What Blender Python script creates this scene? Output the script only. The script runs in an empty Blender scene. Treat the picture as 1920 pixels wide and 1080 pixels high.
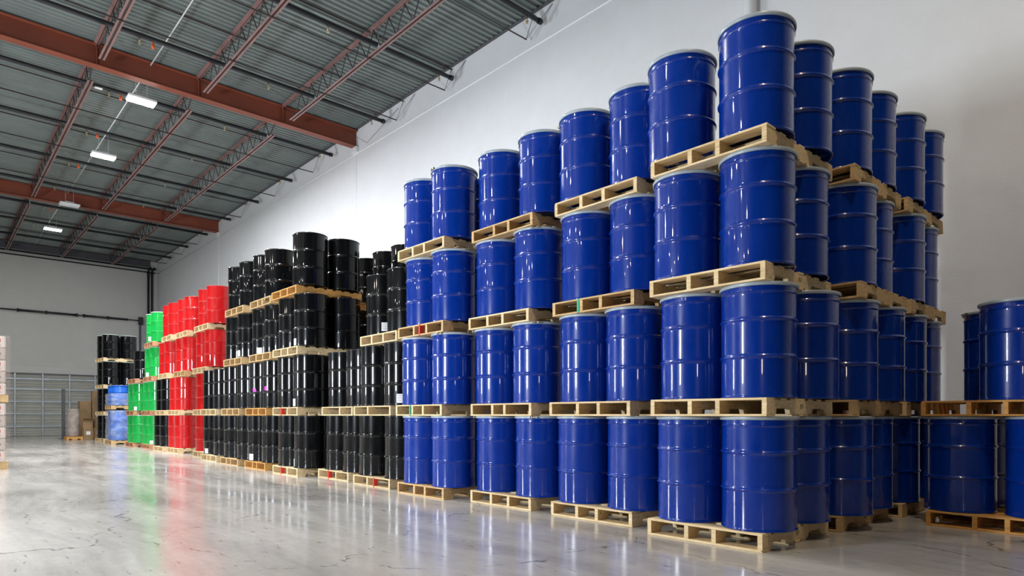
import bpy, bmesh, math, random
from mathutils import Vector, Matrix
random.seed(7)
SC = bpy.context.scene
COL = SC.collection
PI = math.pi
EXPO = 0.50; P1 = 450; P2 = 80; P3 = 95; NR = .5; NQ = .26; SP = 560; SP2 = 450; SW = .9; SH = 1.6; SZ = 2.2; SR = 28; FP = 12
STK = [(('I', 3, 'R'), 251.0, 0.1), (('H', 3, 'R'), 249.0, 0.021), (('I', 2, 'R'), 273.0, 0.083), (('H', 2, 'L'), 305.0, 0.068), (('G', 2, 'R'), 265.5, 0.069), (('E', 2, 'L'), 328.0, 0.118), (('G', 1, 'R'), 265.5, 0.08), (('E', 1, 'R'), 317.0, 0.098), (('J', 0, 'L'), 289.5, 0.068), (('H', 0, 'L'), 288.0, 0.075), (('G', 0, 'R'), 250.0, 0.09), (('O', 1, 'R'), 302.5, 0.074), (('N', 0, 'R'), 311.5, 0.055), (('N', 2, 'L'), 297.5, 0.077), (('N', 3, 'L'), 305.5, 0.128)]
STM = [(('H', 1, 'L'), 297.0, 0.342), (('H', 1, 'R'), 284.0, 0.363)]
# ---------------------------------------------------------------- camera
cam = bpy.data.objects.new('camera', bpy.data.cameras.new('camera'))
COL.objects.link(cam)
cam.location = (0, 0, 1.03)
cam.rotation_euler = (PI/2, 0, math.radians(47.47))
cam.data.sensor_width = 36.0
cam.data.lens = 1201.5/1920*36
cam.data.shift_y = (778-540)/1920
cam.data.clip_end = 200
SC.camera = cam
# ---------------------------------------------------------------- view and world
vs = SC.view_settings
vs.view_transform = 'Standard'; vs.look = 'None'; vs.exposure = EXPO; vs.gamma = 1; vs.use_curve_mapping = False
wd = bpy.data.worlds.new('world'); SC.world = wd; wd.use_nodes = True
wd.node_tree.nodes['Background'].inputs[0].default_value = (0.75, 0.85, 1, 1)
wd.node_tree.nodes['Background'].inputs[1].default_value = 0.6
# ---------------------------------------------------------------- lamps of the hall
def area(name, loc, sx, sy, power, color, rot=(0,0,0), spread=None):
    l = bpy.data.lights.new(name, 'AREA'); l.shape = 'RECTANGLE'; l.size = sx; l.size_y = sy
    l.energy = power; l.color = color
    if spread: l.spread = spread
    o = bpy.data.objects.new(name, l); COL.objects.link(o); o.location = loc; o.rotation_euler = rot
    return o
WARM = (1.0, 0.95, 0.87); AMBER = (1.0, 0.80, 0.58); NEUTRAL = (0.95, 0.975, 1.0); COOL = (0.84, 0.91, 1.0)
LZ = 8.62
# (x, y, watts): the hall's high-bay lamps, lit ones in the row above the aisle and in the rows behind the camera
HB = [(-17.6,3.9,P1,'lit high bay lamp just beyond the nearest red beam'), (-22.1,3.9,P1,'lit high bay lamp in the middle of the second bay'),
      (-32.2,3.9,P1*.10,'small lit high bay lamp in the dark far bay'), (-10.7,3.9,P1*NR,'high bay lamp above the top edge of the picture'),
      (-.6,3.9,P1*NQ,'dim high bay lamp above the right edge of the picture'),
      (-26.5,-4,P2*.2,'high bay lamp left of the picture, farthest of the second row'), (-21.5,-4,P2,'high bay lamp left of the picture, fourth of the second row'),
      (-16.5,-4,P2,'high bay lamp left of the picture, third of the second row'), (-11.5,-4,P2,'high bay lamp left of the picture, second of the second row'),
      (-6.5,-4,P2*NR,'high bay lamp left of the picture, nearest of the second row'),
      ]
for yy, rn, xs in ((-8.6, 'third', (-19, -13, -7)), (-14, 'fourth', (-22, -16, -10, -4)), (-20.5, 'fifth', (-19, -13, -7, -1)), (-27, 'sixth', (-17, -10, -3))):
    for q, xx in enumerate(xs):
        HB.append((xx, yy, P3, 'high bay lamp outside the picture, %s row, %s from its far end' % (rn, ('first', 'second', 'third', 'fourth')[q])))
for i, (x, y, p, lb) in enumerate(HB):
    area('high_bay_lamp', (x, y, LZ), .34, .6, p, AMBER if x > -2 and y > 0 else NEUTRAL if y > -5 else WARM)
# the photographer's soft light on its stand in the open aisle, and a weaker one right of the camera
area('soft_light', (-6.0, -4.2, SZ), SW, SH, SP, COOL, (PI/2, 0, math.radians(SR)))
area('soft_light', (-15.5, -4.6, SZ), SW, SH, SP2, COOL, (PI/2, 0, 0))
area('fill_light', (2.0, -1.0, 1.75), .4, .5, FP, (1, .88, .74), (PI/2, 0, math.radians(50)))
# ---------------------------------------------------------------- material helpers
def newmat(name):
    m = bpy.data.materials.new(name); m.use_nodes = True
    nt = m.node_tree; b = nt.nodes['Principled BSDF']
    return m, nt, b
def nd(nt, t, **k):
    n = nt.nodes.new(t)
    for a, v in k.items():
        if a.startswith('i_'):
            key = a[2:]; key = int(key) if key.isdigit() else key.replace('_', ' ')
            n.inputs[key].default_value = v
        else: setattr(n, a, v)
    return n
def ramp(nt, fac, stops, interp='LINEAR'):
    r = nt.nodes.new('ShaderNodeValToRGB'); e = r.color_ramp.elements; r.color_ramp.interpolation = interp
    while len(e) < len(stops): e.new(0.5)
    for q, (p, c) in zip(e, stops):
        q.position = p; q.color = c if len(c) == 4 else (*c, 1)
    nt.links.new(fac, r.inputs[0]); return r
def mix(nt, fac, a, b, mode='MIX'):
    m = nt.nodes.new('ShaderNodeMix'); m.data_type = 'RGBA'; m.blend_type = mode
    for s, v in ((m.inputs[0], fac), (m.inputs[6], a), (m.inputs[7], b)):
        if hasattr(v, 'links'): nt.links.new(v, s)
        elif isinstance(v, (int, float)): s.default_value = v
        else: s.default_value = v if len(v) == 4 else (*v, 1)
    return m.outputs[2]
def bump(nt, b, h, dist, strength=1.0):
    n = nd(nt, 'ShaderNodeBump'); n.inputs['Distance'].default_value = dist; n.inputs['Strength'].default_value = strength
    nt.links.new(h, n.inputs['Height']); nt.links.new(n.outputs[0], b.inputs['Normal'])
def coords(nt, kind='Object', scale=(1,1,1), rnd=False):
    tc = nd(nt, 'ShaderNodeTexCoord'); mp = nd(nt, 'ShaderNodeMapping'); mp.inputs['Scale'].default_value = scale
    nt.links.new(tc.outputs[kind], mp.inputs[0])
    if rnd:
        oi = nd(nt, 'ShaderNodeObjectInfo'); v = nd(nt, 'ShaderNodeVectorMath', operation='SCALE')
        cb = nd(nt, 'ShaderNodeCombineXYZ')
        for i in range(3): nt.links.new(oi.outputs['Random'], cb.inputs[i])
        nt.links.new(cb.outputs[0], v.inputs[0]); v.inputs['Scale'].default_value = 37
        nt.links.new(v.outputs[0], mp.inputs['Location'])
    return mp.outputs[0]
def noise(nt, vec, scale, detail=3, rough=.5, dist=0):
    n = nd(nt, 'ShaderNodeTexNoise'); n.inputs['Scale'].default_value = scale; n.inputs['Detail'].default_value = detail
    n.inputs['Roughness'].default_value = rough; n.inputs['Distortion'].default_value = dist
    nt.links.new(vec, n.inputs['Vector']); return n.outputs['Fac']
def simple(name, col, rough=.5, metal=0, spec=.5, var=.0, vscale=4, bumpd=0, bscale=30):
    m, nt, b = newmat(name)
    b.inputs['Roughness'].default_value = rough; b.inputs['Metallic'].default_value = metal
    b.inputs['Specular IOR Level'].default_value = spec
    v = coords(nt, rnd=True)
    n = noise(nt, v, vscale, 4)
    lo = tuple(max(0, c*(1-var)) for c in col); hi = tuple(min(1, c*(1+var)) for c in col)
    r = ramp(nt, n, [(.3, lo), (.7, hi)]); nt.links.new(r.outputs[0], b.inputs['Base Color'])
    if bumpd: bump(nt, b, noise(nt, v, bscale, 3), bumpd)
    return m
def paint(name, col, rough=.24, coat=1.0, spec=.2):
    """glossy baked enamel on thin sheet steel: faint dents make the reflections wander"""
    m, nt, b = newmat(name)
    v = coords(nt, scale=(1, 1, .30), rnd=True)
    n1 = noise(nt, coords(nt, scale=(1, 1, .12), rnd=True), 4.5, 2); n2 = noise(nt, v, 9, 5, .6)
    r = ramp(nt, n2, [(.35, tuple(c*.93 for c in col)), (.7, tuple(min(1, c*1.05) for c in col))])
    nt.links.new(r.outputs[0], b.inputs['Base Color'])
    rr = ramp(nt, n2, [(.3, (rough*.8,)*3), (.75, (rough*1.5,)*3)]); nt.links.new(rr.outputs[0], b.inputs['Roughness'])
    b.inputs['Specular IOR Level'].default_value = spec
    b.inputs['Coat Weight'].default_value = coat; b.inputs['Coat Roughness'].default_value = .025; b.inputs['Coat IOR'].default_value = 1.42
    bump(nt, b, n1, .0012, .5)
    return m
def wood(name, a, c):
    m, nt, b = newmat(name)
    b.inputs['Roughness'].default_value = .78; b.inputs['Specular IOR Level'].default_value = .25
    v = coords(nt, scale=(1, 1, 1), rnd=True)
    mp = nd(nt, 'ShaderNodeMapping'); mp.inputs['Scale'].default_value = (2.2, 9, 26); nt.links.new(v, mp.inputs[0])
    g = noise(nt, mp.outputs[0], 2.4, 5, .62, .8)
    k = nd(nt, 'ShaderNodeTexVoronoi'); k.inputs['Scale'].default_value = 5.5; nt.links.new(v, k.inputs['Vector'])
    base = ramp(nt, g, [(.28, tuple(x*.72 for x in a)), (.5, a), (.75, c)])
    kn = ramp(nt, k.outputs['Distance'], [(.035, (1, 1, 1)), (.075, (0, 0, 0))])
    col = mix(nt, kn.outputs[0], base.outputs[0], tuple(x*.30 for x in a))
    oi = nd(nt, 'ShaderNodeObjectInfo')
    br = ramp(nt, oi.outputs['Random'], [(0, (.86, .83, .79)), (.5, (.98, .97, .95)), (1, (1.0, 1.0, 1.0))])
    col = mix(nt, 1.0, col, br.outputs[0], 'MULTIPLY')
    nt.links.new(col, b.inputs['Base Color'])
    bump(nt, b, g, .002, .6)
    return m
M = {}
M['b'] = paint('blue_enamel', (.0005, .029, .27))
M['k'] = paint('black_enamel', (.003, .0034, .0042), .22, 1.0, .1)
M['r'] = paint('red_enamel', (.54, .009, .010))
M['g'] = paint('green_enamel', (.009, .40, .065))
M['ring'] = simple('grey_ring_enamel', (.36, .42, .47), .28, .0, .5, .08, 6)
M['ringk'] = paint('black_rim_enamel', (.010, .010, .012), .2)
M['ringw'] = simple('pale_rim_reflection', (.62, .74, .66), .3, 0, .5, .05)  # pale tone paints in the whitish reflection along green and far black rims
M['bolt'] = simple('zinc_bolt', (.62, .60, .52), .3, 1, .5, .1)
M['pine'] = wood('pale_pine', (.80, .61, .35), (.94, .80, .55))
M['tan'] = wood('tan_pine', (.64, .43, .21), (.82, .61, .35))
M['orange'] = wood('orange_pine', (.66, .34, .10), (.82, .52, .20))
M['reddish'] = wood('reddish_wood', (.58, .28, .15), (.86, .62, .42))
M['label'] = simple('paper_label', (.80, .80, .80), .6, 0, .3, .06, 60)
M['magenta'] = simple('magenta_sticker', (.75, .02, .70), .5)
M['redtape'] = simple('red_marking_paint', (.75, .05, .03), .5)
M['greentape'] = simple('green_marking_paint', (.03, .40, .22), .5)
M['ink'] = simple('stamp_ink', (.05, .045, .03), .8)
# walls: rolled paint over tilt-up concrete
def wallmat(name, col, dirt=.04):
    m, nt, b = newmat(name)
    b.inputs['Roughness'].default_value = .62; b.inputs['Specular IOR Level'].default_value = .3
    v = coords(nt, 'Object')
    n = noise(nt, v, .35, 5, .6); n2 = noise(nt, v, 2.2, 6, .7)
    base = ramp(nt, n, [(.3, tuple(c*(1-dirt) for c in col)), (.7, col)])
    c2 = ramp(nt, n2, [(.35, (.97, .965, .955)), (.6, (1, 1, 1))])
    nt.links.new(mix(nt, 1, base.outputs[0], c2.outputs[0], 'MULTIPLY'), b.inputs['Base Color'])
    bump(nt, b, noise(nt, v, 34, 4, .6), .004, .5)
    return m
M['wall'] = wallmat('white_wall_paint', (.75, .765, .79))
M['wallgrey'] = wallmat('grey_wall_paint', (.60, .60, .57), .08)
M['wallfar'] = wallmat('darkened_unseen_wall', (.10, .10, .10))  # dark tone given to the unseen walls to keep reflections and bounce low
M['bead'] = simple('lit_joint_and_pipe_white', (.90, .92, .94), .5)  # brighter white paints in light on the wall joints; also coats the downpipe
# polished concrete
def floormat():
    m, nt, b = newmat('polished_concrete')
    v = coords(nt, 'Object')
    big = noise(nt, v, .32, 6, .62, .3)
    fine = noise(nt, v, 9, 6, .7)
    # tyre and mop sweeps running along the aisle
    mp = nd(nt, 'ShaderNodeMapping'); mp.inputs['Scale'].default_value = (.13, .9, 1); mp.inputs['Rotation'].default_value = (0, 0, math.radians(9))
    wv = nd(nt, 'ShaderNodeTexNoise'); wv.inputs['Scale'].default_value = .35; wv.inputs['Detail'].default_value = 2
    nt.links.new(v, wv.inputs['Vector'])
    va = nd(nt, 'ShaderNodeVectorMath', operation='MULTIPLY_ADD'); va.inputs[1].default_value = (.9, .9, 0); 
    nt.links.new(wv.outputs['Color'], va.inputs[0]); nt.links.new(v, va.inputs[2])
    nt.links.new(va.outputs[0], mp.inputs[0])
    sweep = noise(nt, mp.outputs[0], 2.6, 6, .66)
    base = ramp(nt, big, [(.30, (.35, .325, .295)), (.45, (.49, .465, .43)), (.70, (.60, .57, .53))])
    sw = ramp(nt, sweep, [(.34, (.80, .79, .78)), (.46, (.96, .96, .96)), (.60, (1.07, 1.07, 1.06))])
    col = mix(nt, .9, base.outputs[0], sw.outputs[0], 'MULTIPLY')
    fr = ramp(nt, fine, [(.3, (.90, .90, .89)), (.65, (1.03, 1.03, 1.03))])
    col = mix(nt, .8, col, fr.outputs[0], 'MULTIPLY')
    # hairline cracks, broken up by a mask
    wp = nd(nt, 'ShaderNodeTexNoise'); wp.inputs['Scale'].default_value = 1.3; wp.inputs['Detail'].default_value = 6; nt.links.new(v, wp.inputs['Vector'])
    vb = nd(nt, 'ShaderNodeVectorMath', operation='MULTIPLY_ADD'); vb.inputs[1].default_value = (1.1, 1.1, 0)
    nt.links.new(wp.outputs['Color'], vb.inputs[0]); nt.links.new(v, vb.inputs[2])
    vo = nd(nt, 'ShaderNodeTexVoronoi'); vo.feature = 'DISTANCE_TO_EDGE'; vo.inputs['Scale'].default_value = .55; nt.links.new(vb.outputs[0], vo.inputs['Vector'])
    ck = ramp(nt, vo.outputs['Distance'], [(.0012, (1, 1, 1)), (.006, (0, 0, 0))])
    mk = ramp(nt, noise(nt, v, 3.1, 4, .7), [(.47, (0, 0, 0)), (.56, (1, 1, 1))])
    cf = mix(nt, 1, ck.outputs[0], mk.outputs[0], 'MULTIPLY')
    col = mix(nt, cf, col, (.10, .095, .085))
    # dark rubber scuffs: short stretched specks
    ms = nd(nt, 'ShaderNodeMapping'); ms.inputs['Scale'].default_value = (1.6, 6.5, 1); ms.inputs['Rotation'].default_value = (0, 0, math.radians(38)); nt.links.new(va.outputs[0], ms.inputs[0])
    sc = ramp(nt, noise(nt, ms.outputs[0], 2.3, 7, .72), [(.615, (0, 0, 0)), (.66, (1, 1, 1))])
    col = mix(nt, mix(nt, 1, sc.outputs[0], (.75, .75, .75), 'MULTIPLY'), col, (.13, .12, .11))
    nt.links.new(col, b.inputs['Base Color'])
    rr = ramp(nt, sweep, [(.35, (.10,)*3), (.52, (.17,)*3), (.7, (.27,)*3)])
    nt.links.new(rr.outputs[0], b.inputs['Roughness'])
    b.inputs['Specular IOR Level'].default_value = .55
    hh = mix(nt, .12, noise(nt, v, 1.6, 2), noise(nt, v, 14, 3))
    bump(nt, b, hh, .0045, .5)
    return m
M['floor'] = floormat()
M['deck'] = simple('galvanised_deck', (.20, .235, .222), .45, .25, .5, .10, 1.2)
M['beam'] = simple('red_oxide_beam', (.22, .058, .032), .50, 0, .4, .14, 1.2)
M['joist'] = simple('mauve_primer_joist', (.25, .145, .135), .45, 0, .5, .15, 2)
M['rod'] = simple('dark_steel_rod', (.045, .035, .035), .5, .2, .5, .2)
M['pipe'] = simple('black_pipe', (.022, .023, .027), .38, .1, .5, .2)
M['conduit'] = simple('white_conduit', (.75, .76, .76), .4)
M['sprink'] = simple('orange_head', (.65, .12, .03), .5)
M['brass'] = simple('brass_head', (.5, .42, .25), .35, .8)
M['housing'] = simple('white_lamp_housing', (.78, .80, .82), .4)
M['doorskin'] = simple('beige_door_skin', (.40, .39, .345), .5, 0, .4, .1, 1.5)
M['steel'] = simple('galvanised_steel', (.42, .45, .47), .38, .5, .5, .12, 3)
M['darksteel'] = simple('dark_steel', (.10, .10, .11), .5, .3, .5, .1)
M['card'] = simple('brown_cardboard', (.30, .19, .10), .8, 0, .2, .15, 3)
M['carton'] = simple('white_carton', (.68, .60, .54), .7, 0, .2, .05, 4)
M['carton2'] = simple('greyish_carton', (.50, .43, .38), .7, 0, .2, .08, 4)
M['redprint'] = simple('red_print', (.50, .05, .03), .6)
M['greyprint'] = simple('grey_print', (.18, .15, .14), .6)
M['faintprint'] = simple('faint_print', (.50, .50, .52), .6)
M['plastblue'] = simple('blue_plastic', (.01, .13, .62), .3, 0, .5, .05)
M['teal'] = simple('teal_plastic', (.02, .16, .20), .35, 0, .5, .08)
def film(name, tint, alpha):
    m, nt, b = newmat(name)
    v = coords(nt, scale=(1, 1, 2.2), rnd=True)
    b.inputs['Base Color'].default_value = (*tint, 1); b.inputs['Roughness'].default_value = .18
    n = noise(nt, v, 2.6, 4, .55, .8)
    a = ramp(nt, n, [(.35, (alpha*.45,)*3), (.65, (min(1, alpha*1.5),)*3)]); nt.links.new(a.outputs[0], b.inputs['Alpha'])
    bump(nt, b, n, .03, .9)
    return m
M['film'] = film('stretch_film', (.72, .80, .92), .26)
M['filmtan'] = film('dusty_stretch_film', (.62, .50, .45), .12)
def glow(name, col, s):
    m, nt, b = newmat(name)
    b.inputs['Base Color'].default_value = (.9, .9, .9, 1)
    b.inputs['Emission Color'].default_value = (*col, 1); b.inputs['Emission Strength'].default_value = s
    return m
M['glow'] = glow('lit_lamp_lens', (1, .95, .86), 28)
M['glowoff'] = simple('unlit_lamp_lens', (.85, .88, .9), .3)
# ---------------------------------------------------------------- mesh helpers
def box(bm, x0, y0, z0, x1, y1, z1, bev=0):
    v = [bm.verts.new(p) for p in ((x0,y0,z0),(x1,y0,z0),(x1,y1,z0),(x0,y1,z0),(x0,y0,z1),(x1,y0,z1),(x1,y1,z1),(x0,y1,z1))]
    fs = [bm.faces.new([v[i] for i in f]) for f in ((0,3,2,1),(4,5,6,7),(0,1,5,4),(1,2,6,5),(2,3,7,6),(3,0,4,7))]
    if bev:
        es = list({e for f in fs for e in f.edges})
        bmesh.ops.bevel(bm, geom=es, offset=bev, segments=1, affect='EDGES')
def tube(bm, a, b_, r, n=10, cap=True):
    a = Vector(a); b_ = Vector(b_); d = (b_-a).normalized()
    u = d.orthogonal().normalized(); w = d.cross(u)
    A = []; B = []
    for i in range(n):
        t = 2*PI*i/n; o = u*math.cos(t)*r + w*math.sin(t)*r
        A.append(bm.verts.new(a+o)); B.append(bm.verts.new(b_+o))
    for i in range(n):
        f = bm.faces.new([A[i], A[(i+1)%n], B[(i+1)%n], B[i]]); f.smooth = True
    if cap: bm.faces.new(A[::-1]); bm.faces.new(B)
def lathe(bm, prof, n=48, smooth=True, closed=False):
    rings = []
    for r, z in prof:
        if r < 1e-6: rings.append([bm.verts.new((0,0,z))])
        else: rings.append([bm.verts.new((r*math.cos(2*PI*i/n), r*math.sin(2*PI*i/n), z)) for i in range(n)])
    prs = list(zip(rings, rings[1:]))
    if closed: prs.append((rings[-1], rings[0]))
    for A, B in prs:
        for i in range(n):
            j = (i+1) % n
            if len(A) == 1: vs_ = [A[0], B[j], B[i]][::-1] if False else [A[0], B[i], B[j]]
            elif len(B) == 1: vs_ = [A[i], A[j], B[0]]
            else: vs_ = [A[i], A[j], B[j], B[i]]
            f = bm.faces.new(vs_); f.smooth = smooth
def prism(bm, pts, x0, x1):
    """pts in (y, z), extruded along x"""
    A = [bm.verts.new((x0, y, z)) for y, z in pts]; B = [bm.verts.new((x1, y, z)) for y, z in pts]
    n = len(pts); bm.faces.new(A); bm.faces.new(B[::-1])
    for i in range(n): bm.faces.new([A[i], B[i], B[(i+1)%n], A[(i+1)%n]])
def mesh(bm, name, mat, fix=True):
    if fix: bmesh.ops.recalc_face_normals(bm, faces=bm.faces)
    me = bpy.data.meshes.new(name); bm.to_mesh(me); bm.free()
    me.materials.append(mat); return me
def link(name, me, parent=None, loc=(0,0,0), rot=(0,0,0), scale=None):
    o = bpy.data.objects.new(name, me); COL.objects.link(o); o.location = loc; o.rotation_euler = rot
    if scale: o.scale = scale
    if parent: o.parent = parent
    return o
def thing(name, label, cat, loc=(0,0,0), rz=0, group=None):
    o = bpy.data.objects.new(name, None); COL.objects.link(o); o.location = loc; o.rotation_euler = (0,0,rz)
    o.empty_display_size = .1
    o['label'] = label; o['category'] = cat
    if group: o['group'] = group
    return o
def tag(o, label, cat, group=None):
    o['label'] = label; o['category'] = cat
    if group: o['group'] = group
    return o
def struct(o, label=None, cat=None):
    o['kind'] = 'structure'
    if label: o['label'] = label
    if cat: o['category'] = cat
    return o
def boxo(name, mat, x0, y0, z0, x1, y1, z1, parent=None, bev=0):
    bm = bmesh.new(); box(bm, x0, y0, z0, x1, y1, z1, bev); return link(name, mesh(bm, name, mat), parent)
def textmesh(s, size, mat, depth=.0006):
    cu = bpy.data.curves.new('lettering', 'FONT'); cu.body = s; cu.size = size; cu.extrude = depth
    cu.align_x = 'CENTER'; cu.align_y = 'CENTER'
    o = bpy.data.objects.new('lettering', cu); COL.objects.link(o)
    bpy.context.view_layer.update()
    me = bpy.data.meshes.new_from_object(o.evaluated_get(bpy.context.evaluated_depsgraph_get()))
    bpy.data.objects.remove(o); me.materials.clear(); me.materials.append(mat); return me
# ---------------------------------------------------------------- room shell
XW, YW, ZC = -38.7, 9.32, 9.36          # far wall, long wall, underside of the roof deck
XR, YF = 20.0, -34.0                     # walls behind the camera
fl = boxo('floor', M['floor'], XW-.3, YF-.3, -.2, XR+.3, YW+.3, 0); struct(fl, 'polished light grey concrete floor with scuffs and hairline cracks', 'floor')
# long white wall of tilt-up concrete panels with joints drawn as bright beads
joints = [XW, -28.8, -16.9, -4.84, XR]
wb = boxo('wall_back', M['wall'], XW-.3, YW+.02, 0, XR+.3, YW+.3, ZC+.1); struct(wb, 'tall white painted concrete wall behind the drum stacks', 'wall')
for a, b_ in zip(joints, joints[1:]):
    for z0, z1 in ((0, 8.66), (8.69, ZC+.05)):
        boxo('wall_panel', M['wall'], a+.012, YW, z0+.0, b_-.012, YW+.03, z1, wb, .006)
bm = bmesh.new(); tube(bm, (XW, YW+.004, 8.675), (XR, YW+.004, 8.675), .020, 8)
struct(link('trim_1', mesh(bm, 'trim', M['bead'])), 'long horizontal bead painted bright for a lit reveal high on the white wall', 'trim')
for k, jx in enumerate(joints[1:-1]):
    bm = bmesh.new(); tube(bm, (jx, YW+.004, .0), (jx, YW+.004, ZC), .016, 8)
    struct(link('trim_%d' % (k+2), mesh(bm, 'trim', M['bead'])), ['vertical joint bead on the white wall above the red drums', 'vertical joint bead on the white wall below the nearest beam end', 'vertical joint bead beside the white downpipe'][k], 'trim')
dp = thing('downpipe', 'white vertical pipe on the wall behind the tallest blue stack', 'pipe', (-4.70, YW-.12, 0))
bm = bmesh.new(); tube(bm, (0, 0, 0), (0, 0, ZC), .085, 20); link('pipe_run', mesh(bm, 'pipe_run', M['bead']), dp)
bm = bmesh.new(); [box(bm, -.11, -.02, z, .11, .118, z+.04) for z in (1.5, 4.0, 6.5, 8.9)]; link('pipe_strap', mesh(bm, 'pipe_strap', M['wall']), dp)
wl = boxo('wall_left', M['wallgrey'], XW-.3, YF-.3, 0, XW, YW+.3, ZC+.1); struct(wl, 'far end wall in grey paint above the sectional door', 'wall')
wr = boxo('wall_right', M['wallfar'], XR, YF-.3, 0, XR+.3, YW+.3, ZC+.1); struct(wr, 'unseen wall darkened to cut bounce behind the camera on the right', 'wall')
struct(boxo('wall_front', M['wallfar'], XW-.3, YF-.3, 0, XR+.3, YF, ZC+.1), 'unseen side of the hall darkened for reflections far behind the camera', 'wall')
# roof: slab + corrugated deck sheets, ribs running across the hall
ce = boxo('ceiling', M['deck'], XW-.3, YF-.3, ZC+.05, XR+.3, YW+.3, ZC+.2); struct(ce, 'roof of corrugated grey green metal deck', 'ceiling')
P = .152
prof = []
for k in range(6):
    x = k*P
    prof += [(x, 0), (x+.048, 0), (x+.060, .040), (x+.140, .040)]
prof.append((6*P, 0))
bm = bmesh.new(); ya, yb = YF, YW
A = [bm.verts.new((x, ya, z)) for x, z in prof]; B = [bm.verts.new((x, yb, z)) for x, z in prof]
A2 = [bm.verts.new((x, ya, z+.008)) for x, z in prof]; B2 = [bm.verts.new((x, yb, z+.008)) for x, z in prof]
for i in range(len(prof)-1):
    bm.faces.new([A[i], A[i+1], B[i+1], B[i]]); bm.faces.new([A2[i], B2[i], B2[i+1], A2[i+1]])
dk = mesh(bm, 'deck_sheet', M['deck'], False)
x = XW
while x < -6:
    link('deck_sheet', dk, ce, (x, 0, ZC)); x += 6*P
struct(boxo('trim_6', M['darksteel'], XW, YW-.075, ZC-.012, XR, YW, ZC), 'thin steel angle where the roof deck meets the white wall', 'trim')
# I-beams
def beam(x, label):
    t = thing('steel_beam', label, 'beam', (x, YW, 8.84), 0, None)
    L = YW-YF
    bm = bmesh.new(); box(bm, -.009, -L, .02, .009, 0, .46); link('web', mesh(bm, 'web', M['beam']), t)
    bm = bmesh.new(); box(bm, -.11, -L, 0, .11, -.02, .02); link('bottom_flange', mesh(bm, 'bottom_flange', M['beam']), t)
    bm = bmesh.new(); box(bm, -.11, -L, .46, .11, 0, .48); link('top_flange', mesh(bm, 'top_flange', M['beam']), t)
    st = bmesh.new(); box(st, -.10, -.006, .02, .10, .006, .46); sm = mesh(st, 'stiffener', M['beam'])
    for y in (7.1, 4.97, 2.84, .71): link('stiffener', sm, t, (0, y-YW, 0))
    bm = bmesh.new(); box(bm, -.16, -.10, -.16, .16, 0, -.002, .01); link('bearing_plate', mesh(bm, 'bearing_plate', M['wall']), t)
beam(-16.9, 'red oxide steel beam crossing overhead, nearer and larger of the two')
beam(-28.8, 'red oxide steel beam crossing overhead, farther of the two, past the second lamp')
# bar joists
PN = .60
bm = bmesh.new(); tube(bm, (0, 0, -.5), (PN/2, 0, -.03), .011, 6, False); rodA = mesh(bm, 'web_rod', M['rod'])
bm = bmesh.new(); tube(bm, (PN/2, 0, -.03), (PN, 0, -.5), .011, 6, False); rodB = mesh(bm, 'web_rod', M['rod'])
def chord(bm, x0, x1, z, up):
    for s in (-1, 1):
        a, b_ = (.012, .062) if s > 0 else (-.062, -.012)
        box(bm, x0, a, z, x1, b_, z+.007)
        q = .012*s
        box(bm, x0, min(q, q+.007*s), z if up else z-.045, x1, max(q, q+.007*s), z+.05 if up else z+.007)
def joist(x0, x1, y, label):
    t = thing('bar_joist', label, 'joist', (0, y, 9.33), 0, 'bar joists under the roof deck')
    bm = bmesh.new(); chord(bm, x0, x1, -.012, False); link('top_chord', mesh(bm, 'top_chord', M['joist']), t)
    bm = bmesh.new(); chord(bm, x0+.55, x1-.55, -.575, True); link('bottom_chord', mesh(bm, 'bottom_chord', M['joist']), t)
    n = int((x1-x0-1.1)/PN); off = x0+.55+((x1-x0-1.1)-n*PN)/2
    for i in range(n):
        link('web_rod', rodA, t, (off+i*PN, 0, -.03)); link('web_rod', rodB, t, (off+i*PN, 0, -.03))
    bm = bmesh.new(); tube(bm, (x0+.02, 0, -.04), (off, 0, -.53), .014, 6); tube(bm, (x1-.02, 0, -.04), (off+n*PN, 0, -.53), .014, 6)
    link('end_rod', mesh(bm, 'end_rod', M['rod']), t)
bays = [(-16.85, -5.0, 'nearest bay'), (-28.75, -16.95, 'middle bay between the two red beams'), (-38.68, -28.85, 'dark far bay')]
rows = [(7.10, 'closest to the white wall'), (4.97, 'second from the white wall'), (2.84, 'third from the white wall'), (.71, 'fourth from the white wall')]
for bx0, bx1, bn in bays:
    for y, rn in rows:
        if y < 1 and bn == 'nearest bay': continue
        joist(bx0, bx1, y, 'mauve steel bar joist %s, %s' % (rn, bn))
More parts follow.
